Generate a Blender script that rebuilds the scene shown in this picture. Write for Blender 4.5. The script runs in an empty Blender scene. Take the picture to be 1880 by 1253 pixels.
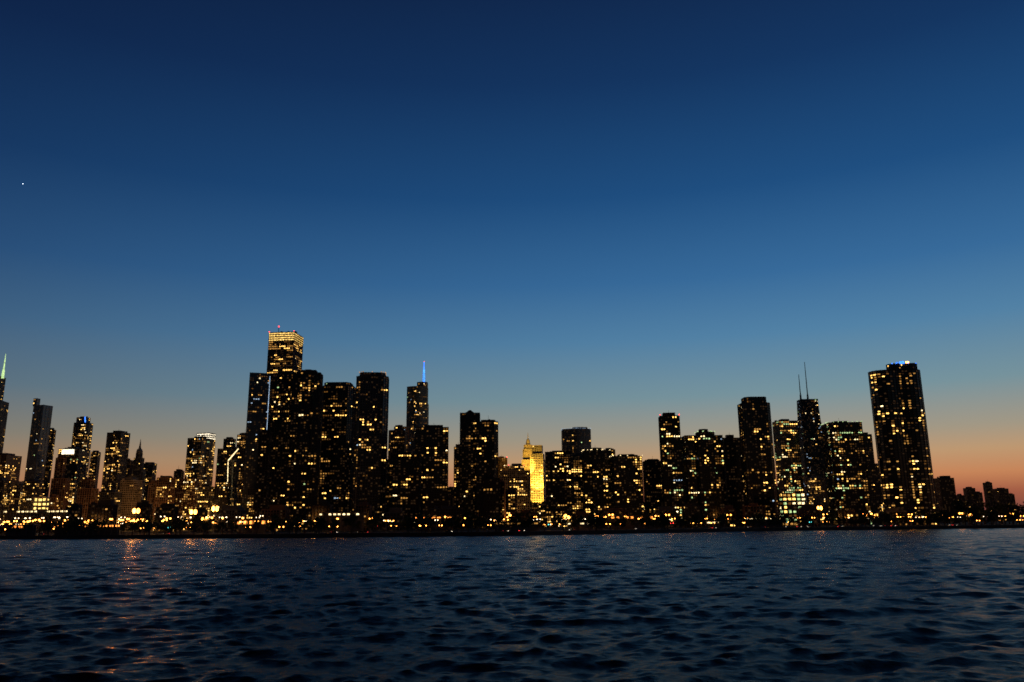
import bpy, math, random
import numpy as np
from mathutils import Matrix, Vector
random.seed(11); np.random.seed(11)
R=math.radians
scene=bpy.context.scene
scene.view_settings.view_transform='Standard'; scene.view_settings.look='None'
scene.view_settings.exposure=0; scene.view_settings.gamma=1

# ------------------------------------------------------------ camera
CH=8.0; PITCH=R(12.92); ROLL=R(-0.5); F=1462.0
cam_d=bpy.data.cameras.new('camera'); cam=bpy.data.objects.new('camera',cam_d)
scene.collection.objects.link(cam); scene.camera=cam
MC=Matrix.Rotation(R(90)+PITCH,4,'X')@Matrix.Rotation(ROLL,4,'Z')
cam.matrix_world=Matrix.Translation((0,0,CH))@MC
cam_d.sensor_width=36; cam_d.lens=36*F/1880; cam_d.clip_start=0.5; cam_d.clip_end=80000
cam_d.dof.use_dof=True; cam_d.dof.focus_distance=28.0; cam_d.dof.aperture_fstop=1.0
M3=MC.to_3x3()
def ray(u,v):
    return M3@Vector(((u-940)/F,(626.5-v)/F,-1))
def pt(u,v,D):       # surveyed bearing / elevation at true distance D -> world metres
    d=ray(u,v); return Vector((d.x/d.y*D,D,CH+d.z/d.y*D))

# ------------------------------------------------------------ materials
def srgb(c):
    return tuple(((x/255)/12.92 if x/255<=0.04045 else ((x/255+0.055)/1.055)**2.4) for x in c)+(1,)
def surf(name,col,rough=.8,spec=.3,var=.25,scale=.15,metal=0):
    m=bpy.data.materials.new(name); m.use_nodes=True; nt=m.node_tree; b=nt.nodes['Principled BSDF']
    tc=nt.nodes.new('ShaderNodeTexCoord'); n=nt.nodes.new('ShaderNodeTexNoise')
    n.inputs['Scale'].default_value=scale; n.inputs['Detail'].default_value=5
    r=nt.nodes.new('ShaderNodeValToRGB')
    r.color_ramp.elements[0].position=.3; r.color_ramp.elements[1].position=.7
    r.color_ramp.elements[0].color=tuple(x*(1-var) for x in col)+(1,)
    r.color_ramp.elements[1].color=tuple(min(1,x*(1+var)) for x in col)+(1,)
    nt.links.new(tc.outputs['Object'],n.inputs['Vector']); nt.links.new(n.outputs['Fac'],r.inputs['Fac'])
    nt.links.new(r.outputs['Color'],b.inputs['Base Color'])
    b.inputs['Roughness'].default_value=rough; b.inputs['Specular IOR Level'].default_value=spec
    b.inputs['Metallic'].default_value=metal
    return m
def emis(name,col,s,sample='NONE'):
    m=bpy.data.materials.new(name); m.use_nodes=True; nt=m.node_tree; b=nt.nodes['Principled BSDF']
    b.inputs['Base Color'].default_value=(.05,.05,.05,1)
    b.inputs['Emission Color'].default_value=tuple(col)+(1,)
    tc=nt.nodes.new('ShaderNodeTexCoord'); n=nt.nodes.new('ShaderNodeTexNoise')
    n.inputs['Scale'].default_value=.35; n.inputs['Detail'].default_value=3
    mr=nt.nodes.new('ShaderNodeMapRange'); mr.inputs[1].default_value=.3; mr.inputs[2].default_value=.7
    mr.inputs[3].default_value=s*.4; mr.inputs[4].default_value=s*1.6
    nt.links.new(tc.outputs['Object'],n.inputs['Vector']); nt.links.new(n.outputs['Fac'],mr.inputs[0])
    nt.links.new(mr.outputs[0],b.inputs['Emission Strength'])
    m.cycles.emission_sampling=sample
    return m
WALL={'dark':surf('dark_concrete',(.045,.043,.045)),
 'grey':surf('grey_concrete',(.10,.10,.105)),
 'black':surf('black_aluminium',(.02,.02,.022),.5),
 'brick':surf('brown_brick',(.2,.11,.07)),
 'tan':surf('limestone',(.36,.30,.22)),
 'steel':surf('steel_cladding',(.16,.19,.23),.35,.5),
 'white':surf('white_terracotta',(.7,.66,.55))}
GLASS={'g':surf('window_glass',(.012,.014,.018),.12,.5),
 'b':surf('blue_glass',(.03,.05,.08),.1,.8),
 't':surf('terracotta_panel',(.5,.42,.3),.7)}
ROOF=surf('roof_felt',(.04,.04,.04))
L=[emis('light_dim_amber',(1,.42,.08),.13), emis('light_amber',(1,.47,.10),.6),
   emis('light_gold',(1,.54,.12),2.8), emis('light_warm_white',(1,.74,.36),2.2),
   emis('light_green_white',(.7,1,.42),.9), emis('light_cool_white',(.55,.75,1),.7),
   emis('light_red',(1,.04,.03),6), emis('light_blue',(.04,.2,1),2.5), emis('light_crown',(1,.62,.16),2.0),
   emis('light_faint',(1,.5,.2),.025), emis('light_flare',(1,.38,.07),9), emis('light_flare_white',(1,.85,.6),2.2)]
SCH={'res':[.42,.30,.19,.04,.01,.01,.0], 'off':[.42,.28,.14,.08,.02,.03,0], 'green':[.27,.25,.18,.07,.17,.02,0],
     'gold':[.3,.36,.30,.04,0,0,0], 'blue':[.35,.15,.05,.12,.05,.28,0]}
class MB:
    def __init__(s): s.v=[]; s.f=[]; s.m=[]
    def quad(s,a,b,c,d,m):
        n=len(s.v); s.v+= [a,b,c,d]; s.f.append((n,n+1,n+2,n+3)); s.m.append(m)
    def frustum(s,p0,z0,p1,z1,m,mt=None,cap=True):
        n=len(s.v); k=len(p0)
        s.v+=[(p[0],p[1],z0) for p in p0]+[(p[0],p[1],z1) for p in p1]
        for i in range(k):
            j=(i+1)%k; s.f.append((n+i,n+j,n+k+j,n+k+i)); s.m.append(m)
        if cap:
            s.f.append(tuple(n+k+i for i in range(k))); s.m.append(m if mt is None else mt)
            s.f.append(tuple(n+k-1-i for i in range(k))); s.m.append(m)
    def box(s,x0,x1,y0,y1,z0,z1,m):
        p=[(x0,y0),(x1,y0),(x1,y1),(x0,y1)]; s.frustum(p,z0,p,z1,m)
    def cyl(s,x,y,r0,r1,z0,z1,m,n=8):
        c=[(math.cos(2*math.pi*i/n),math.sin(2*math.pi*i/n)) for i in range(n)]
        s.frustum([(x+r0*a,y+r0*b) for a,b in c],z0,[(x+r1*a,y+r1*b) for a,b in c],z1,m)
    def ball(s,x,y,z,r,m):
        for k in range(4):
            a0=-math.pi/2+k*math.pi/4; a1=a0+math.pi/4
            s.cyl(x,y,max(.01,r*math.cos(a0)),max(.01,r*math.cos(a1)),z+r*math.sin(a0),z+r*math.sin(a1),m,8)
    def beam(s,a,b,t,m):
        a=Vector(a); b=Vector(b); d=(b-a).normalized()
        u=d.cross(Vector((0,1,0))); 
        if u.length<.1: u=d.cross(Vector((1,0,0)))
        u=u.normalized()*t/2; w=d.cross(u).normalized()*t/2
        q=[a-u-w,a+u-w,a+u+w,a-u+w]; r=[b-u-w,b+u-w,b+u+w,b-u+w]
        for i in range(4):
            j=(i+1)%4; s.quad(tuple(q[i]),tuple(q[j]),tuple(r[j]),tuple(r[i]),m)
    def obj(s,name,mats,loc=(0,0,0)):
        me=bpy.data.meshes.new(name); lx,ly,lz=loc
        me.from_pydata([(a-lx,b-ly,c-lz) for a,b,c in s.v],[],s.f)
        for m in mats: me.materials.append(m)
        me.polygons.foreach_set('material_index',s.m); me.update()
        o=bpy.data.objects.new(name,me); o.location=loc; scene.collection.objects.link(o); return o

# ------------------------------------------------------------ footprints
def rotp(P,a):
    c,s=math.cos(a),math.sin(a); return [(x*c-y*s,x*s+y*c) for x,y in P]
def shape(kind,depth):
    d=depth/2
    if kind=='rect': return [(-.5,-d),(.5,-d),(.5,d),(-.5,d)]
    if kind=='chamf':
        c=.14; return [(-.5+c,-d),(.5-c,-d),(.5,-d+c),(.5,d-c),(.5-c,d),(-.5+c,d),(-.5,d-c),(-.5,-d+c)]
    if kind=='notch':
        return [(-.5,-d*.6),(-.2,-d*.6),(-.2,-d),(.2,-d),(.2,-d*.6),(.5,-d*.6),(.5,d),(-.5,d)]
    if kind=='round': return [(.5*math.cos(2*math.pi*i/20),d*math.sin(2*math.pi*i/20)) for i in range(20)]
    if kind=='bow': return [(-.5,d)]+[(-.5+i/8,-d*.55-.45*d*math.sin(math.pi*i/8)) for i in range(9)]+[(.5,d)]
    if kind=='tre':
        o=[]
        for i in range(42):
            t=2*math.pi*i/42; r=.5*(1+.2*math.cos(3*(t+.6))); o.append((r*math.cos(t),r*math.sin(t)))
        return o
def fit(P,bl,br,D):
    s=(br-bl)*D; cx=(bl+br)/2*D
    for _ in range(30):
        q=[(cx+s*x)/(D+s*y) for x,y in P]; a,b=min(q),max(q)
        s*=(br-bl)/(b-a); cx+=((bl+br)/2-(a+b)/2)*D
    return [(cx+s*x,D+s*y) for x,y in P]
def area(P): return sum(P[i][0]*P[(i+1)%len(P)][1]-P[(i+1)%len(P)][0]*P[i][1] for i in range(len(P)))
def offset(P,o):
    n=len(P); out=[]
    for i in range(n):
        a,b,c=P[i-1],P[i],P[(i+1)%n]
        d1=(b[0]-a[0],b[1]-a[1]); d2=(c[0]-b[0],c[1]-b[1])
        l1=math.hypot(*d1) or 1; l2=math.hypot(*d2) or 1
        n1=(d1[1]/l1,-d1[0]/l1); n2=(d2[1]/l2,-d2[0]/l2)
        mx,my=n1[0]+n2[0],n1[1]+n2[1]; k=max(.5,(mx*n1[0]+my*n1[1]))
        out.append((b[0]+o*mx/k,b[1]+o*my/k))
    return out
GZ=2.2
DENS=.38
def tower(name,tiers,D,shp='rect',rot=0,depth=.8,wall='dark',glass='g',dens=.2,sch='res',fl=3.4,bay=3.4,
          pier=1,slab=.5,taper=0,crown=None,dots=None,caps=True,mast=0,beacon=False,hot=1.3,edge=None,run=.3,extra=None,even=False):
    rnd=random.Random(int(tiers[0][0]*131+tiers[0][2]*17)&0xffff)
    mb=MB(); zb=GZ; W=SCH[sch]; last=None
    for ti,(xl,xr,yt) in enumerate(tiers):
        a=pt(xl,yt,D); b=pt(xr,yt,D); H=pt((xl+xr)/2,yt,D).z
        P=fit(rotp(shape(shp,depth),R(rot)),a.x/a.y,b.x/b.y,D)
        if area(P)<0: P=P[::-1]
        cx=sum(p[0] for p in P)/len(P); cy=sum(p[1] for p in P)/len(P)
        if taper: # fitted size is the TOP; base is wider
            def PZ(z,P=P,H=H): 
                k=1+taper*(H-z)/(H-GZ); return [(cx+(x-cx)*k,cy+(y-cy)*k) for x,y in P]
        else:
            PZ=lambda z,P=P:P
        mb.frustum(PZ(zb-.4),zb-.4,PZ(H-.1),H-.1,1,2)
        nf=max(2,int(round((H-zb)/fl))); fh=(H-zb)/nf
        for k in range(1 if ti==0 else 0,nf+1):
            z=zb+k*fh; o=offset(PZ(z),.35)
            t=slab if k<nf else 1.3
            mb.frustum(o,z-t/2,o,z+t/2,0,2)
        ff=[rnd.choice([.2,.6,.9,1,2.3]) for _ in range(nf)]
        for e in range(len(P)):
            p0,p1=P[e],P[(e+1)%len(P)]
            dx,dy=p1[0]-p0[0],p1[1]-p0[1]; l=math.hypot(dx,dy)
            if l<.5: continue
            nx,ny=dy/l,-dx/l
            if ny>.35: continue
            nb=max(1,int(round(l/bay)))
            if pier:
                Q0=PZ(zb); Q1=PZ(H)
                for j in range(0,nb+1,pier):
                    t=j/nb; w=.28/ l
                    def pp(Q,t,o):
                        a0,a1=Q[e],Q[(e+1)%len(P)]
                        return (a0[0]+(a1[0]-a0[0])*t+nx*o, a0[1]+(a1[1]-a0[1])*t+ny*o)
                    t0,t1=max(0,t-w),min(1,t+w)
                    f0=[pp(Q0,t0,.55),pp(Q0,t1,.55),pp(Q0,t1,-.1),pp(Q0,t0,-.1)]
                    f1=[pp(Q1,t0,.55),pp(Q1,t1,.55),pp(Q1,t1,-.1),pp(Q1,t0,-.1)]
                    mb.frustum(f0,zb,f1,H+.9,0)
            cf=[rnd.choice([.25,.7,1,1,1.9]) for _ in range(nb)]
            patch={}
            for k in range(nf):
                z=zb+k*fh; Q=PZ(z+fh/2); q0,q1=Q[e],Q[(e+1)%len(P)]
                prev=None
                zz=(z-GZ)
                for j in range(nb):
                    m=None
                    if crown and ti==len(tiers)-1 and k>=nf-crown[0]:
                        if rnd.random()<crown[2]: m=crown[1]
                    else:
                        pk=(j//4,k//5)
                        if pk not in patch: patch[pk]=1 if even else rnd.choice([.05,.3,.7,1.2,2.4])
                        p=dens*ff[k]*cf[j]*patch[pk]*(hot if zz<28 else 1)*(1 if even else DENS*1.15)
                        if prev is not None and rnd.random()<run: m=prev
                        elif rnd.random()<p: m=rnd.choices(range(7),weights=W)[0]
                        elif rnd.random()<.22: m=9
                        prev=m if m!=9 else None
                    if m is None: continue
                    ia=rnd.uniform(.1,.3); ib=rnd.uniform(.1,.3)
                    t0=(j+ia)/nb; t1=(j+1-ib)/nb
                    za=z+fh*rnd.uniform(.2,.32); zc=z+fh*rnd.uniform(.68,.85)
                    o=.06
                    A=(q0[0]+(q1[0]-q0[0])*t0+nx*o,q0[1]+(q1[1]-q0[1])*t0+ny*o)
                    B=(q0[0]+(q1[0]-q0[0])*t1+nx*o,q0[1]+(q1[1]-q0[1])*t1+ny*o)
                    mb.quad((A[0],A[1],za),(B[0],B[1],za),(B[0],B[1],zc),(A[0],A[1],zc),3+m)
            if dots and ti==len(tiers)-1:
                nd=max(2,int(l/dots[1]))
                for j in range(nd+1):
                    if rnd.random()<.15: continue
                    x=p0[0]+dx*j/nd+nx*.9; y=p0[1]+dy*j/nd+ny*.9
                    mb.box(x-.5,x+.5,y-.3,y+.3,H+.9,H+1.8,3+dots[0])
            if edge and e==edge[0]:
                for t in edge[2]:
                    x=p0[0]+dx*t+nx*.8; y=p0[1]+dy*t+ny*.8
                    zt=zb+(H-zb)*.55; mb.box(x-.4,x+.4,y-.4,y+.4,zt,H-4,3+edge[1])
        last=(P,H,cx,cy); zb=H
    P,H,cx,cy=last
    w=max(p[0] for p in P)-min(p[0] for p in P); dd=max(p[1] for p in P)-min(p[1] for p in P)
    if caps:
        k=rnd.uniform(.4,.65); o=rnd.uniform(-.12,.12)*w
        S=[(cx+o+(x-cx)*k,cy+(y-cy)*k) for x,y in P]
        h=rnd.uniform(2.5,5); mb.frustum(S,H,S,H+.6+h,0,2)
        for _ in range(4):
            x=cx+rnd.uniform(-.4,.4)*w; y=cy+rnd.uniform(-.3,.3)*dd; r=rnd.uniform(.8,2.2)
            mb.box(x-r,x+r,y-1.5,y+1.5,H,H+rnd.uniform(1.5,4.2),0)
        if rnd.random()<.5: mb.cyl(cx+o,cy,.25,.12,H,H+h+rnd.uniform(4,10),0,6)
    if mast: 
        mb.cyl(cx,cy,.7,.25,H,H+mast,0,6); mb.ball(cx,cy,H+mast,.9,9)
    if beacon:
        for x,y in P:
            if y<cy+1: mb.ball(x,y,H+2,.8,9)
    if extra: extra(mb,last)
    mats=[WALL[wall],GLASS[glass],ROOF]+L
    return mb.obj(name,mats,(cx,cy,GZ))
T=tower
# ------------------------------------------------------------ skyline, left to right
def willis(mb,last):
    P,H,cx,cy=last
    for u,v in ((-9,655),(5,650)):
        q=pt(u,v,2300); b=pt(u,692,2300)
        mb.cyl(b.x,cy,4,3,H-5,H+20,3+4,8); mb.cyl(b.x,cy,2.2,.6,H+20,q.z,3+4,8)
T('stepped_skyscraper',[(-62,17,737),(-48,11,692)],2300,rot=8,wall='black',dens=.2,sch='gold',caps=False,extra=willis)
T('office_block',[(-30,40,838)],1500,rot=-8,wall='brick',dens=.5,sch='gold')
T('slanted_glass_tower',[(62,97,746),(62,74,733)],1650,rot=-20,wall='steel',glass='b',dens=.13,sch='blue',caps=False,pier=2)
T('office_tower',[(84,103,790)],1900,rot=10,dens=.45,sch='gold')
def signband(mb,last):
    P,H,cx,cy=last; x0=min(p[0] for p in P); y0=min(p[1] for p in P)
    mb.box(cx-14,cx+12,y0-1.4,y0-.8,H-11,H-1,3+11)
T('office_tower',[(108,161,826)],1700,rot=0,dens=.5,sch='green',wall='grey',extra=signband)
def bluearc(mb,last):
    P,H,cx,cy=last
    w=(max(p[0] for p in P)-min(p[0] for p in P))/2
    for i in range(9):
        a=R(5+i*9); mb.box(cx+w*1.02*math.cos(a*.5)-1,cx+w*1.02*math.cos(a*.5)+1,cy-w-1,cy-w,H-26+i*3,H-23+i*3,3+7)
T('round_top_tower',[(136,171,778),(141,166,768)],1850,'chamf',wall='grey',dens=.6,sch='gold',extra=bluearc)
T('office_tower',[(167,185,831)],2000,dens=.4,sch='gold',wall='grey')
T('apartment_tower',[(197,239,796)],1500,rot=-12,wall='grey',dens=.46,sch='gold',slab=.9)
T('office_tower',[(222,246,846)],1800,dens=.4,sch='gold',wall='brick')
def dome(mb,last):
    P,H,cx,cy=last
    mb.ball(cx,cy,H+3,7,0); mb.cyl(cx,cy,3,2,H+8,H+14,0); mb.cyl(cx,cy,2,.2,H+14,H+30,0)
T('domed_tower',[(243,268,862),(246,265,842),(250,262,832)],1700,'chamf',wall='tan',dens=.12,sch='gold',caps=False,extra=dome)
T('office_tower',[(262,288,852)],1850,dens=.35,sch='gold',wall='grey')
T('brick_office_building',[(95,130,880),(103,122,842)],1300,rot=5,wall='brick',dens=.15,sch='gold')
T('brick_office_building',[(144,181,898),(150,175,882)],1250,rot=-5,wall='brick',dens=.15,sch='gold')
T('limestone_office_building',[(222,262,883)],1300,rot=-15,wall='tan',glass='g',slab=1.2,dens=.2,sch='gold')
T('brick_office_building',[(274,311,888)],1300,rot=10,wall='brick',dens=.25,sch='gold')
T('office_block',[(311,377,881),(320,338,866)],1350,rot=-6,wall='brick',dens=1.2,sch='gold')
T('office_block',[(185,224,905)],1200,rot=-6,wall='grey',dens=.3,sch='gold')
T('crowned_office_tower',[(345,385,806)],1500,rot=-14,wall='grey',dens=1.0,sch='off',fl=4)
T('crowned_office_tower',[(362,396,797)],1560,rot=-14,wall='grey',dens=.9,sch='gold',fl=4,crown=(3,11,1),caps=False)
T('office_tower',[(411,433,807)],1700,rot=0,wall='grey',dens=.35,sch='off')
T('office_tower',[(400,441,826)],1550,rot=12,wall='grey',dens=.4,sch='green')
def slope(mb,last):
    P,H,cx,cy=last; D=1300
    a=pt(418,846,D); b=pt(437,824,D); c=pt(416,930,D); 
    mb.beam((a.x,cy-18,a.z),(b.x,cy-18,b.z),1.2,3+3); mb.beam((a.x,cy-18,a.z),(c.x,cy-18,c.z),.7,3+3)
T('slanted_roof_tower',[(416,440,846)],1320,rot=0,depth=.9,wall='grey',dens=.4,sch='off',caps=False,extra=slope)
T('office_tower',[(436,466,800)],1420,rot=0,wall='grey',dens=.6,sch='off')
T('glass_skyscraper',[(459,500,689)],1300,rot=18,depth=.9,wall='black',glass='b',dens=.14,sch='blue',caps=False,pier=1,edge=(0,5,[.9]))
def aonroof(mb,last):
    P,H,cx,cy=last
    a=pt(512,600,1500); mb.cyl(a.x,cy,.9,.4,H,a.z,0,6); mb.ball(a.x,cy,a.z,1.3,9)
    for i in range(9):
        x=cx+(-.3+.075*i)*60; mb.box(x-1.5,x+1.5,cy-5,cy+5,H,H+3+2*(i%3),0)
T('tall_white_stone_skyscraper',[(494,557,616)],1500,rot=-6,depth=1,wall='grey',dens=1.0,sch='gold',fl=4.2,bay=3.0,crown=(4,8,1),caps=False,beacon=True,run=.65,extra=aonroof)
T('dark_apartment_tower',[(497,552,691)],1120,rot=-6,wall='dark',dens=.22,sch='res',hot=.8)
T('dark_apartment_tower',[(538,593,687)],1080,'notch',rot=4,wall='dark',dens=.26,sch='res',hot=.8)
T('dark_apartment_tower',[(588,655,713),(596,648,706)],1150,'chamf',rot=0,wall='dark',dens=.38,sch='res',caps=False)
T('concrete_apartment_tower',[(655,714,695),(661,708,688)],1080,'chamf',rot=6,wall='grey',dens=.24,sch='res',dots=(1,9),caps=False,slab=.6)
T('apartment_block',[(476,500,795)],1020,wall='black',dens=.03,sch='res')
def spire(mb,last):
    P,H,cx,cy=last
    b=pt(778.5,700,1950); t=pt(779,665,1950); m=pt(779,680,1950)
    mb.cyl(b.x,cy,2.6,2,H-1,m.z,3+7,8); mb.cyl(b.x,cy,1.6,.5,m.z,t.z,3+7,8); mb.ball(b.x,cy,t.z,.8,9)
T('spired_glass_skyscraper',[(738,792,845),(747,787,742),(747.5,786,712),(766,785.5,703)],1950,'bow',wall='steel',glass='b',dens=.35,sch='off',caps=False,extra=spire)
T('apartment_tower',[(714,751,792),(724,746,785)],1350,'chamf',wall='brick',dens=.36,sch='res')
T('apartment_tower',[(763,823,788)],1150,rot=5,wall='dark',dens=.36,sch='gold',bay=4)
T('dark_apartment_tower',[(722,774,836)],1060,rot=0,wall='black',dens=.16,sch='res')
T('apartment_tower',[(704,730,850)],1200,rot=0,wall='grey',dens=.4,sch='res')
T('low_office_building',[(818,836,897)],1600,wall='grey',dens=.4,sch='gold')
T('apartment_tower',[(834,852,822)],1250,wall='brick',dens=.14,sch='res')
def peak(mb,last):
    P,H,cx,cy=last
    S=[(cx+(x-cx)*.5,cy+(y-cy)*.5) for x,y in P]; A=[(cx+(x-cx)*.1,cy+(y-cy)*.1) for x,y in P]
    mb.frustum(S,H,A,H+5,0)
T('apartment_tower',[(845,881,760)],1200,'notch',rot=0,wall='dark',dens=.22,sch='res',caps=False,extra=peak)
T('apartment_tower',[(869,914,777)],1080,'chamf',rot=0,wall='dark',dens=.28,sch='res')
T('low_apartment_building',[(887,916,880)],900,rot=0,wall='black',dens=.02,sch='res')
T('office_tower',[(912,931,842)],1700,wall='brick',dens=.5,sch='gold',beacon=True)
T('office_block',[(918,971,866),(932,962,857)],1450,rot=5,wall='tan',dens=1.3,sch='gold',beacon=True)
def wrig(mb,last):
    P,H,cx,cy=last
    mb.cyl(cx,cy,5,3.6,H,H+10,0,8); mb.ball(cx,cy,H+10,3.5,0); b=pt(967,795,1650)
    mb.cyl(cx,cy,1.2,.3,H+10,b.z,0,6)
T('floodlit_clock_tower',[(958,1000,846),(960,981,826),(962,977,818)],1650,'chamf',wall='white',glass='t',dens=.05,sch='gold',caps=False,extra=wrig,pier=1)
T('floodlit_terracotta_building',[(974,999,835),(977,996,819)],1600,rot=-12,wall='white',glass='g',dens=.9,sch='gold',caps=False,pier=1,bay=4.5,slab=1.3)
T('apartment_tower',[(1001,1048,832)],1250,rot=-5,wall='dark',dens=.44,sch='gold')
T('glass_skyscraper',[(1031,1084,790)],1500,'bow',wall='steel',glass='b',dens=.14,sch='green',dots=(5,10))
T('apartment_block',[(1047,1072,838)],1300,wall='grey',dens=.4,sch='gold')
T('apartment_tower',[(1069,1119,829)],1220,'notch',rot=0,wall='dark',dens=.44,sch='gold',dots=(3,7))
T('apartment_tower',[(1118,1178,840)],1200,rot=4,wall='dark',dens=.38,sch='gold',dots=(3,10))
T('office_tower',[(1108,1129,827)],1500,wall='grey',dens=.3,sch='off')
T('apartment_tower',[(1180,1214,848)],1300,wall='dark',dens=.25,sch='res')
T('apartment_tower',[(1209,1247,766)],1150,rot=-4,wall='dark',dens=.46,sch='green',beacon=True)
T('apartment_tower',[(1249,1326,802),(1277,1311,795)],1150,'notch',rot=0,wall='dark',dens=.46,sch='green',dots=(4,7))
T('dark_apartment_tower',[(1322,1362,806)],1180,wall='black',dens=.06,sch='res')
T('dark_apartment_tower',[(1354,1413,743),(1361,1406,732)],1080,'chamf',rot=0,wall='dark',dens=.42,sch='res',caps=False)
T('apartment_tower',[(1418,1464,775)],1250,rot=6,wall='grey',dens=.9,sch='green')
def hancock(mb,last):
    P,H,cx,cy=last; D=2000
    w=(max(p[0] for p in P)-min(p[0] for p in P))/2; d=(max(p[1] for p in P)-min(p[1] for p in P))/2
    for u,v in ((1469,688),(1482,665)):
        b=pt(u+1,730,D); q=pt(u,v,D)
        mb.cyl(b.x,cy,2.6,2.2,H,H+14,0,8); mb.cyl(b.x,cy,1.4,.7,H+14,q.z,0,8)
    n=5
    for i in range(n):
        z0=GZ+(H-GZ)*i/n; z1=GZ+(H-GZ)*(i+1)/n
        k0=1+.55*(H-z0)/(H-GZ); k1=1+.55*(H-z1)/(H-GZ)
        for s in (-1,1):
            mb.beam((cx-s*w*k0,cy-d*k0-1.2,z0),(cx+s*w*k1,cy-d*k1-1.2,z1),2.6,0)
T('tapered_braced_skyscraper',[(1463,1501,735)],2000,rot=0,depth=.7,wall='black',dens=.3,sch='blue',taper=.55,caps=False,extra=hancock)
T('apartment_tower',[(1508,1582,779)],1200,rot=-5,wall='dark',dens=.52,sch='green',dots=(4,6))
T('apartment_tower',[(1576,1600,799)],1350,wall='grey',dens=.2,sch='off')
T('apartment_tower',[(1597,1617,856)],1500,wall='grey',dens=.15,sch='off')
T('glass_pavilion_building',[(1430,1478,906)],1000,rot=0,wall='grey',dens=.9,sch='green',depth=.4,caps=False,fl=5,bay=6,even=True)
def lpt(mb,last):
    P,H,cx,cy=last
    mb.cyl(cx-3,cy-12,3,3,H,H+3,3+7,8); mb.cyl(cx+4,cy-12,2,2,H,H+3,3+10,8); mb.ball(cx-8,cy-10,H+2,1.2,3+7); mb.ball(cx+12,cy-8,H+1,1.1,9)
    for i in range(7): mb.ball(cx-16+5*i,cy-14,H+.5,.7,3+7)
T('curved_trefoil_apartment_tower',[(1594,1689,686),(1627,1683,672)],1000,'tre',depth=1,wall='black',dens=.42,sch='gold',bay=4,fl=3.1,hot=1.2,caps=False,run=.6,extra=lpt)
T('low_apartment_building',[(1713,1751,879)],1500,wall='dark',dens=.02)
for xl,xr,y in ((1768,1790,897),(1788,1803,905),(1804,1821,887),(1823,1851,898),(1752,1770,910),(1850,1862,908)):
    T('distant_apartment_building',[(xl,xr,y)],2600,wall='grey',dens=.04,sch='gold')
# low rise city fabric between / behind the towers
rr=random.Random(5)
u=-60
while u<1610:
    w=rr.uniform(18,46); y=rr.uniform(878,925); D=rr.choice([1280,1380,1480])
    if 815<u+w and u<840: y=915
    if u+w>955 and u<1002: y=925
    T(rr.choice(['low_office_building','low_apartment_building']),[(u,u+w,y)],D,rot=rr.uniform(-12,12),wall=rr.choice(['grey','brick','dark','tan']),
      dens=.6,sch='gold',hot=1.1)
    u+=w*rr.uniform(.8,1.25)
u=-40
while u<1700:
    w=rr.uniform(25,60); y=rr.uniform(926,946); D=rr.uniform(860,960)
    T('waterfront_building',[(u,u+w,y)],D,rot=rr.uniform(-8,8),wall=rr.choice(['grey','brick','dark']),
      dens=.12,sch='gold',hot=1,depth=.5)
    u+=w*rr.uniform(1.1,2.6)
T('lit_concert_pavilion',[(62,91,914)],900,wall='white',dens=1,sch='gold',depth=.3,crown=(9,8,1),caps=False,fl=5,bay=5)

# ------------------------------------------------------------ shoreline, ground, seawall, road
SX=[-26000,-1400,-370,-163,0,214,480,900,4000,26000]; SY=[700,600,590,545,550,700,765,800,900,1500]
def sy(x): return float(np.interp(x,SX,SY))
xs=[-26000,-8000,-3000]+list(np.arange(-1500,1501,25))+[3000,8000,26000]
def strip(name,o0,o1,z0,z1,mat,xx=xs):
    mb=MB()
    for i in range(len(xx)-1):
        a,b=xx[i],xx[i+1]
        mb.quad((a,sy(a)+o0,z0),(b,sy(b)+o0,z0),(b,sy(b)+o1,z1),(a,sy(a)+o1,z1),0)
    return mb.obj(name,[mat])
grass=surf('park_grass',(.045,.06,.03),.95,.1,.4,.02)
mb=MB()
for i in range(len(xs)-1):
    a,b=xs[i],xs[i+1]
    for o0,o1 in ((0,400),(400,1500),(1500,None)):
        y0,y1=(sy(a)+o0,sy(b)+o0); y2,y3=(sy(a)+o1,sy(b)+o1) if o1 else (40000,40000)
        mb.quad((a,y0,GZ),(b,y1,GZ),(b,y3,GZ),(a,y2,GZ),0)
mb.obj('ground',[grass])
xr=list(np.arange(-1500,1501,25))
mb=MB()
for i in range(len(xr)-1):
    a,b=xr[i],xr[i+1]; q=[(a,sy(a)-.6),(b,sy(b)-.6),(b,sy(b)+.6),(a,sy(a)+.6)]
    mb.frustum(q,-2,q,GZ+.5,0)
    q=[(a,sy(a)-1.6),(b-1,sy(b)-1.6),(b-1,sy(b)-.61),(a,sy(a)-.61)]; mb.frustum(q,-2,q,.6,0)
mb.obj('seawall',[WALL['dark']])
asph=surf('asphalt',(.05,.05,.052),.8,.3,.2,.5); conc=surf('pavement_concrete',(.25,.24,.22),.85,.2,.15,.5)
strip('promenade_pavement',3,10,GZ+.004,GZ+.004,conc,xr)
strip('road',60,82,GZ+.004,GZ+.004,asph,xr)
mb=MB()
for o in (59.7,82):
    for i in range(len(xr)-1):
        a,b=xr[i],xr[i+1]; q=[(a,sy(a)+o),(b,sy(b)+o),(b,sy(b)+o+.3),(a,sy(a)+o+.3)]; mb.frustum(q,GZ-.1,q,GZ+.14,0)
mb.obj('road_kerb',[conc])
wp=surf('road_paint',(.8,.8,.78),.6,.3,.05)
mb=MB()
for x in np.arange(-1200,1200,9):
    for o in (65.5,71,76.5):
        mb.quad((x,sy(x)+o,GZ+.008),(x+3,sy(x+3)+o,GZ+.008),(x+3,sy(x+3)+o+.15,GZ+.008),(x,sy(x)+o+.15,GZ+.008),0)
mb.obj('road_markings',[wp])

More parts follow.
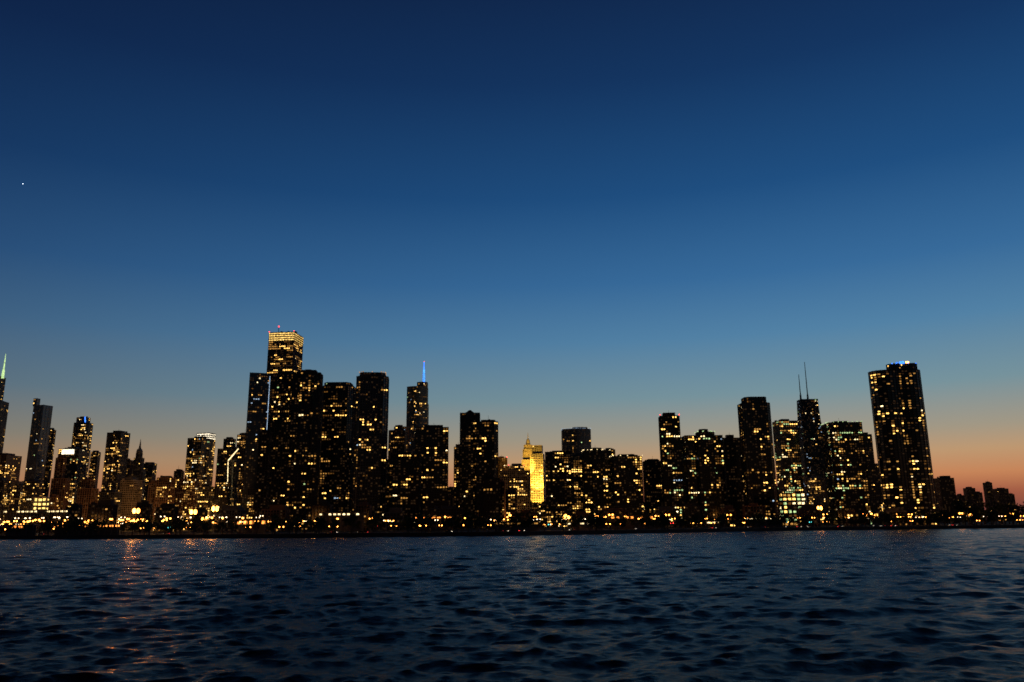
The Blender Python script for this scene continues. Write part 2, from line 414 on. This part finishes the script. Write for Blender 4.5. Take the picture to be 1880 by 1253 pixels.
# ------------------------------------------------------------ trees (distant mass)
leaf=surf('foliage',(.05,.07,.03),.9,.1,.5,.3); bark=surf('bark',(.08,.06,.045))
def tree(mb,x,y,h,rn):
    z=GZ
    mb.cyl(x,y,.035*h,.018*h,z,z+.5*h,1,5)
    for k in range(4):
        a=rn.uniform(0,6.28); mb.beam((x,y,z+h*rn.uniform(.3,.45)),(x+math.cos(a)*h*.25,y+math.sin(a)*h*.25,z+h*rn.uniform(.6,.8)),.02*h,1)
    for c in range(rn.randint(7,11)):
        a=rn.uniform(0,6.28); q=rn.uniform(0,.34)*h; zz=z+h*rn.uniform(.36,.88); cx=x+q*math.cos(a); cy=y+q*math.sin(a); cr=h*rn.uniform(.1,.19)
        for i in range(19):
            v=Vector((rn.gauss(0,1),rn.gauss(0,1),rn.gauss(0,.8))).normalized()*cr*rn.uniform(.4,1.15)
            p=Vector((cx,cy,zz))+v; s=h*rn.uniform(.035,.075)
            t1=Vector((rn.gauss(0,1),rn.gauss(0,1),rn.gauss(0,1))).normalized(); t2=t1.cross(Vector((rn.gauss(0,1),rn.gauss(0,1),rn.gauss(0,1)))).normalized()
            mb.quad(tuple(p-t1*s),tuple(p-t2*s*.7),tuple(p+t1*s),tuple(p+t2*s*.7),0)
rn=random.Random(3); mb=MB()
for i in range(560):
    x=rn.uniform(-620,900); off=rn.choice([14,30,46,98,130,190,260])+rn.uniform(-5,5)
    h=rn.uniform(7,15)*(1.25 if x>420 else 1)
    tree(mb,x,sy(x)+off,h,rn)
for i in range(80):
    x=rn.uniform(600,1100); tree(mb,x,sy(x)+rn.uniform(250,400),rn.uniform(16,32),rn)
mb.obj('tree_row',[leaf,bark])

# ------------------------------------------------------------ street lamps
pole=surf('lamp_pole_steel',(.1,.1,.1),.5,.5)
def lampmesh(name,h,r,em):
    mb=MB(); mb.cyl(0,0,.16,.09,0,h,0,6); mb.beam((0,0,h-.1),(1.6,0,h+.2),.12,0); mb.beam((0,0,h-.1),(-1.6,0,h+.2),.12,0)
    mb.ball(1.6,0,h-.1,r,1); mb.ball(-1.6,0,h-.1,r,1); mb.cyl(0,0,.4,.3,0,.6,0,6)
    o=mb.obj(name,[pole,em]); me=o.data; bpy.data.objects.remove(o); return me
E_or=emis('sodium_lamp',(1,.34,.05),13); E_wh=emis('led_lamp',(1,.72,.42),6); E_rd=L[6]; E_cy=emis('teal_lamp',(.1,.8,.8),3)
E_big=emis('sodium_floodlamp',(1,.34,.05),14)
LM=[lampmesh('street_lamp',9,.42,E_or),lampmesh('street_lamp',9,.4,E_wh),lampmesh('street_lamp',12,.7,E_or),
    lampmesh('street_lamp',15,.5,E_wh),lampmesh('street_lamp',5,.4,E_rd),lampmesh('street_lamp',5,.4,E_cy),lampmesh('street_lamp',12,1.4,E_big),lampmesh('street_lamp',5,.45,E_or)]
def lamp(x,y,k):
    o=bpy.data.objects.new('street_lamp',LM[k]); o.location=(x,y,GZ); o.rotation_euler[2]=rn.uniform(0,3); scene.collection.objects.link(o); return o
for x in np.arange(-620,900,20):
    lamp(x+rn.uniform(-6,6),sy(x)+57,rn.choice([0,0,1,7,2]))
for i in range(250):
    x=rn.uniform(-620,820); off=rn.uniform(15,330)
    k=rn.choices([0,1,2,3,4,5,7],weights=[5,2.5,4.5,1,.6,.3,6])[0]
    lamp(x,sy(x)+off,k)
for i in range(120):   # dense harbour / park lighting at the left
    x=rn.uniform(-620,-280); lamp(x,sy(x)+rn.uniform(120,380),rn.choice([3,3,1,2,2]))
def pl(x,y,z,p,col,r=1.2):
    l=bpy.data.lights.new('lamp_light',type='POINT'); l.energy=p; l.color=col; l.shadow_soft_size=r
    o=bpy.data.objects.new('lamp_light',l); o.location=(x,y,z); scene.collection.objects.link(o); return o
OR=(1,.38,.09)
for u,v,D,P in ((250,938,640,3500),(355,940,640,1800),(395,934,700,900),(1780,945,860,600),(1505,933,900,400),(1040,950,650,150),(265,955,620,900)):
    q=pt(u,v,D); o=lamp(q.x,q.y,6); o.scale=(1,1,max(.5,(q.z-GZ)/12)); o.rotation_euler[2]=0
    c=pl(0,0,0,P,OR,1.0); c.name='luminaire_light'; c.location=(q.x,q.y-2.6,q.z)
# spots added near the shore lamps to put orange glints on the near water
for u,v,D,P in ((250,938,640,170000),(310,938,650,60000)):
    q=pt(u,v,D); l=bpy.data.lights.new('added_glint_spot',type='SPOT'); l.energy=P; l.color=(1,.32,.08); l.spot_size=R(21); l.spot_blend=1; l.shadow_soft_size=1.3
    o=bpy.data.objects.new('added_glint_spot',l); o.location=(q.x,q.y-3.4,q.z+1); tgt=Vector((q.x*.1,60,95)); o.rotation_euler=(tgt-o.location).to_track_quat('-Z','Y').to_euler(); scene.collection.objects.link(o)
for i in range(16):
    x=-600+i*85; pl(x,sy(x)+rn.uniform(120,260),16,rn.uniform(2500,6000)*(2 if x<-250 else .6),OR,1.0)
for u,D,P in ((112,1235,30000),(162,1190,22000),(242,1220,26000),(292,1240,26000),(345,1270,30000),(205,1140,12000),(30,1430,30000),(945,1370,30000),(60,1100,20000),(400,1240,26000)):
    q=pt(u,940,D); pl(q.x,q.y,14,P*1.3,(1,.44,.12),1)
# floodlights on the golden buildings
def flood(u,D,z,P,tu,tv,tD,ang=40):
    s=pt(u,900,D); t=pt(tu,tv,tD)
    l=bpy.data.lights.new('floodlight',type='SPOT'); l.energy=P; l.color=(1,.53,.06); l.spot_size=R(ang); l.spot_blend=.5; l.shadow_soft_size=1
    o=bpy.data.objects.new('floodlight',l); o.location=(s.x,s.y,z); o.rotation_euler=(t-o.location).to_track_quat('-Z','Y').to_euler(); scene.collection.objects.link(o)
flood(988,1556,66,520000,988,860,1600,80)
flood(988,1545,22,700000,986,905,1600,70)
flood(970,1560,95,520000,969,826,1650,45)

# ------------------------------------------------------------ low lit structures on the shore
def canopy(u0,u1,v,D,em,h=4.5):
    a=pt(u0,v,D); b=pt(u1,v,D); mb=MB(); z=a.z; dpt=10
    mb.box(a.x,b.x,D,D+dpt,z+h*.5,z+h*.5+.7,0)
    mb.box(a.x+1,b.x-1,D+dpt*.6,D+dpt*.6+.4,GZ,z+h*.5,0)
    n=max(3,int((b.x-a.x)/4.5))
    for i in range(n+1):
        x=a.x+(b.x-a.x)*i/n; mb.box(x-.25,x+.25,D+.3,D+.8,GZ,z+h*.5,0)
        if i<n and rn.random()<.8: mb.quad((x+.6,D+5.9,z-h*.3),(x+3.6,D+5.9,z-h*.3),(x+3.6,D+5.9,z+h*.35),(x+.6,D+5.9,z+h*.35),1)
    return mb.obj('lit_shelter',[WALL['grey'],em],(a.x,D,GZ)) 
E_can=emis('shelter_orange_light',(1,.3,.05),2.4)
canopy(430,486,960,640,E_can,3.8); canopy(1122,1202,951,760,E_can,2.8); canopy(583,668,945,800,L[3],2.4); canopy(0,60,968,610,E_can,2.2)
canopy(90,215,967,615,E_can,1.8); canopy(760,830,951,700,E_can,1.6); canopy(1300,1330,960,760,L[3],2); canopy(905,990,962,640,L[1],1.6); canopy(1040,1090,962,660,L[3],1.6)
canopy(0,120,940,880,L[3],2.2); canopy(1370,1440,953,860,L[3],1.6)

# ------------------------------------------------------------ cars on the shore road
paint=surf('car_paint',(.08,.08,.09),.3,.5); tyre=surf('tyre',(.02,.02,.02))
mb=MB()
mb.frustum([(-2.2,-.9),(2.2,-.9),(2.2,.9),(-2.2,.9)],.35,[(-2.15,-.86),(2.1,-.86),(2.1,.86),(-2.15,.86)],.85,0)
mb.frustum([(-1.6,-.8),(1.1,-.8),(1.1,.8),(-1.6,.8)],.851,[(-1.2,-.65),(.5,-.65),(.5,.65),(-1.2,.65)],1.42,1)
for x in (-1.35,1.35):
    for y in (-.92,.72):
        n=len(mb.v); k=10
        for yy in (y,y+.2): mb.v+=[(x+.32*math.cos(6.283*i/k),yy,.32+.32*math.sin(6.283*i/k)) for i in range(k)]
        for i in range(k): j=(i+1)%k; mb.f.append((n+i,n+j,n+k+j,n+k+i)); mb.m.append(2)
        mb.f.append(tuple(range(n,n+k))); mb.m.append(2); mb.f.append(tuple(range(n+k,n+2*k))); mb.m.append(2)
for y in (-.65,.65):
    mb.box(2.11,2.25,y-.2,y+.2,.55,.78,3); mb.box(-2.3,-2.16,y-.2,y+.2,.6,.8,4)
mb.box(1.3,2.0,-.91,-.88,.55,.75,3)
o=mb.obj('car',[paint,GLASS['g'],tyre,L[11],L[6]]); cm=o.data; bpy.data.objects.remove(o)
for i in range(34):
    x=rn.uniform(-560,800); ln=rn.choice([63,68.3,74,79.5])
    o=bpy.data.objects.new('car',cm); o.location=(x,sy(x)+ln,GZ+.01); s=math.atan2(sy(x+5)-sy(x-5),10)
    o.rotation_euler[2]=s+(math.pi if ln>70 else 0); scene.collection.objects.link(o)

# ------------------------------------------------------------ evening star
mb=MB(); q=pt(42,338,20000); mb.ball(q.x,q.y,q.z,9,0); mb.obj('evening_star',[emis('starlight',(.8,.9,1),5)],tuple(q))

# ------------------------------------------------------------ lake
NA,NR=1300,1400
ang=np.linspace(R(-55),R(55),NA); rad=np.exp(np.linspace(math.log(22),math.log(2000),NR))
A,Rr=np.meshgrid(ang,rad); X=(Rr*np.sin(A)); Y=(Rr*np.cos(A)); Z=np.zeros_like(X); DX=np.zeros_like(X); DY=np.zeros_like(X)
cell=Rr*(math.log(2000/22)/NR)
rng=np.random.RandomState(4); N=120
lams=np.exp(np.linspace(math.log(.35),math.log(11),N))*rng.uniform(.93,1.07,N)
for lam in lams:
    th=R(-80)+rng.normal(0,R(27)); k=2*math.pi/lam
    sl=.25*math.sqrt(2/N)*(1.15 if .6<lam<3.2 else .8); a=sl/k
    att=np.clip((lam/cell-2.2)/3,0,1)
    ph=k*(X*math.cos(th)+Y*math.sin(th))+rng.uniform(0,6.28)
    c=np.cos(ph)*(a*att*.95); Z+=a*att*np.sin(ph); DX+=math.cos(th)*c; DY+=math.sin(th)*c
co=np.stack([X+DX,Y+DY,Z],-1).reshape(-1,3).astype(np.float32)
me=bpy.data.meshes.new('lake_water'); me.vertices.add(NA*NR); me.vertices.foreach_set('co',co.ravel())
idx=np.arange(NA*NR).reshape(NR,NA); q=np.stack([idx[:-1,:-1],idx[:-1,1:],idx[1:,1:],idx[1:,:-1]],-1).reshape(-1,4).astype(np.int32)
nf=len(q); me.loops.add(nf*4); me.loops.foreach_set('vertex_index',q.ravel()); me.polygons.add(nf)
me.polygons.foreach_set('loop_start',np.arange(0,nf*4,4,dtype=np.int32)); me.polygons.foreach_set('use_smooth',np.ones(nf,dtype=bool))
me.update(calc_edges=True)
w=bpy.data.materials.new('lake_water'); w.use_nodes=True; nt=w.node_tree; b=nt.nodes['Principled BSDF']
b.inputs['Base Color'].default_value=(.002,.003,.004,1); b.inputs['Roughness'].default_value=.2; b.inputs['IOR'].default_value=1.33
b.inputs['Specular IOR Level'].default_value=.17
tc=nt.nodes.new('ShaderNodeTexCoord'); n=nt.nodes.new('ShaderNodeTexNoise'); n.inputs['Scale'].default_value=2.0; n.inputs['Detail'].default_value=7; n.inputs['Roughness'].default_value=.6
bp=nt.nodes.new('ShaderNodeBump'); bp.inputs['Strength'].default_value=1; bp.inputs['Distance'].default_value=.24
nt.links.new(tc.outputs['Object'],n.inputs['Vector']); nt.links.new(n.outputs['Fac'],bp.inputs['Height']); nt.links.new(bp.outputs['Normal'],b.inputs['Normal'])
me.materials.append(w); o=bpy.data.objects.new('lake_water',me); scene.collection.objects.link(o)

# ------------------------------------------------------------ dusk sky
wd=bpy.data.worlds.new('World'); scene.world=wd; wd.use_nodes=True; nt=wd.node_tree; nd=nt.nodes; lk=nt.links
bg=nd['Background']; out=nd['World Output']
tc=nd.new('ShaderNodeTexCoord'); sep=nd.new('ShaderNodeSeparateXYZ'); lk.new(tc.outputs['Generated'],sep.inputs[0])
def ramp(st):
    r=nd.new('ShaderNodeValToRGB'); e=r.color_ramp.elements
    e[0].position=st[0][0]; e[0].color=srgb(st[0][1]); e[1].position=st[-1][0]; e[1].color=srgb(st[-1][1])
    for p,c in st[1:-1]:
        k=e.new(p); k.color=srgb(c)
    r.color_ramp.interpolation='LINEAR'; lk.new(sep.outputs[2],r.inputs[0]); return r
A_=ramp([(0,(95,55,58)),(.03,(160,90,68)),(.05,(196,130,88)),(.075,(188,150,112)),(.10,(160,150,131)),(.15,(116,145,155)),(.22,(80,128,164)),(.29,(53,105,153)),(.39,(28,77,127)),(.51,(17,52,96)),(.62,(13,35,71)),(.7,(9,25,53)),(1,(4,10,24))])
B_=ramp([(0,(95,62,50)),(.04,(172,118,80)),(.065,(155,123,94)),(.10,(120,117,108)),(.15,(84,103,119)),(.22,(58,89,121)),(.29,(36,71,112)),(.39,(19,50,91)),(.51,(12,33,69)),(.62,(9,23,51)),(.7,(7,18,40)),(1,(3,8,18))])
fl=nd.new('ShaderNodeCombineXYZ'); lk.new(sep.outputs[0],fl.inputs[0]); lk.new(sep.outputs[1],fl.inputs[1])
nz=nd.new('ShaderNodeVectorMath'); nz.operation='NORMALIZE'; lk.new(fl.outputs[0],nz.inputs[0])
dt=nd.new('ShaderNodeVectorMath'); dt.operation='DOT_PRODUCT'; lk.new(nz.outputs[0],dt.inputs[0]); dt.inputs[1].default_value=(math.sin(R(25)),math.cos(R(25)),0)
m1=nd.new('ShaderNodeMapRange'); m1.inputs[1].default_value=.42; m1.inputs[2].default_value=1.0; lk.new(dt.outputs['Value'],m1.inputs[0])
m2=nd.new('ShaderNodeMapRange'); m2.inputs[1].default_value=-1; m2.inputs[2].default_value=.45; m2.inputs[3].default_value=.08; m2.inputs[4].default_value=1; lk.new(dt.outputs['Value'],m2.inputs[0])
mx=nd.new('ShaderNodeMix'); mx.data_type='RGBA'; lk.new(m1.outputs[0],mx.inputs[0]); lk.new(B_.outputs[0],mx.inputs[6]); lk.new(A_.outputs[0],mx.inputs[7])
lk.new(mx.outputs[2],bg.inputs['Color']); lk.new(m2.outputs[0],bg.inputs['Strength'])
sk=nd.new('ShaderNodeTexSky'); sk.sky_type='NISHITA'; sk.sun_disc=False; sk.sun_elevation=R(-4); sk.sun_rotation=R(25)
b2=nd.new('ShaderNodeBackground'); b2.inputs['Strength'].default_value=.05; lk.new(sk.outputs[0],b2.inputs['Color'])
ad=nd.new('ShaderNodeAddShader'); lk.new(bg.outputs[0],ad.inputs[0]); lk.new(b2.outputs[0],ad.inputs[1]); lk.new(ad.outputs[0],out.inputs['Surface'])
# last trace of the set sun, behind the city
sl=bpy.data.lights.new('sun',type='SUN'); sl.energy=.01; sl.angle=R(.5); sl.color=(1,.6,.4)
so=bpy.data.objects.new('sun',sl); scene.collection.objects.link(so); so.location=(0,0,300)
so.rotation_euler=Vector((-math.sin(R(25)),-math.cos(R(25)),-.03)).to_track_quat('-Z','Y').to_euler()
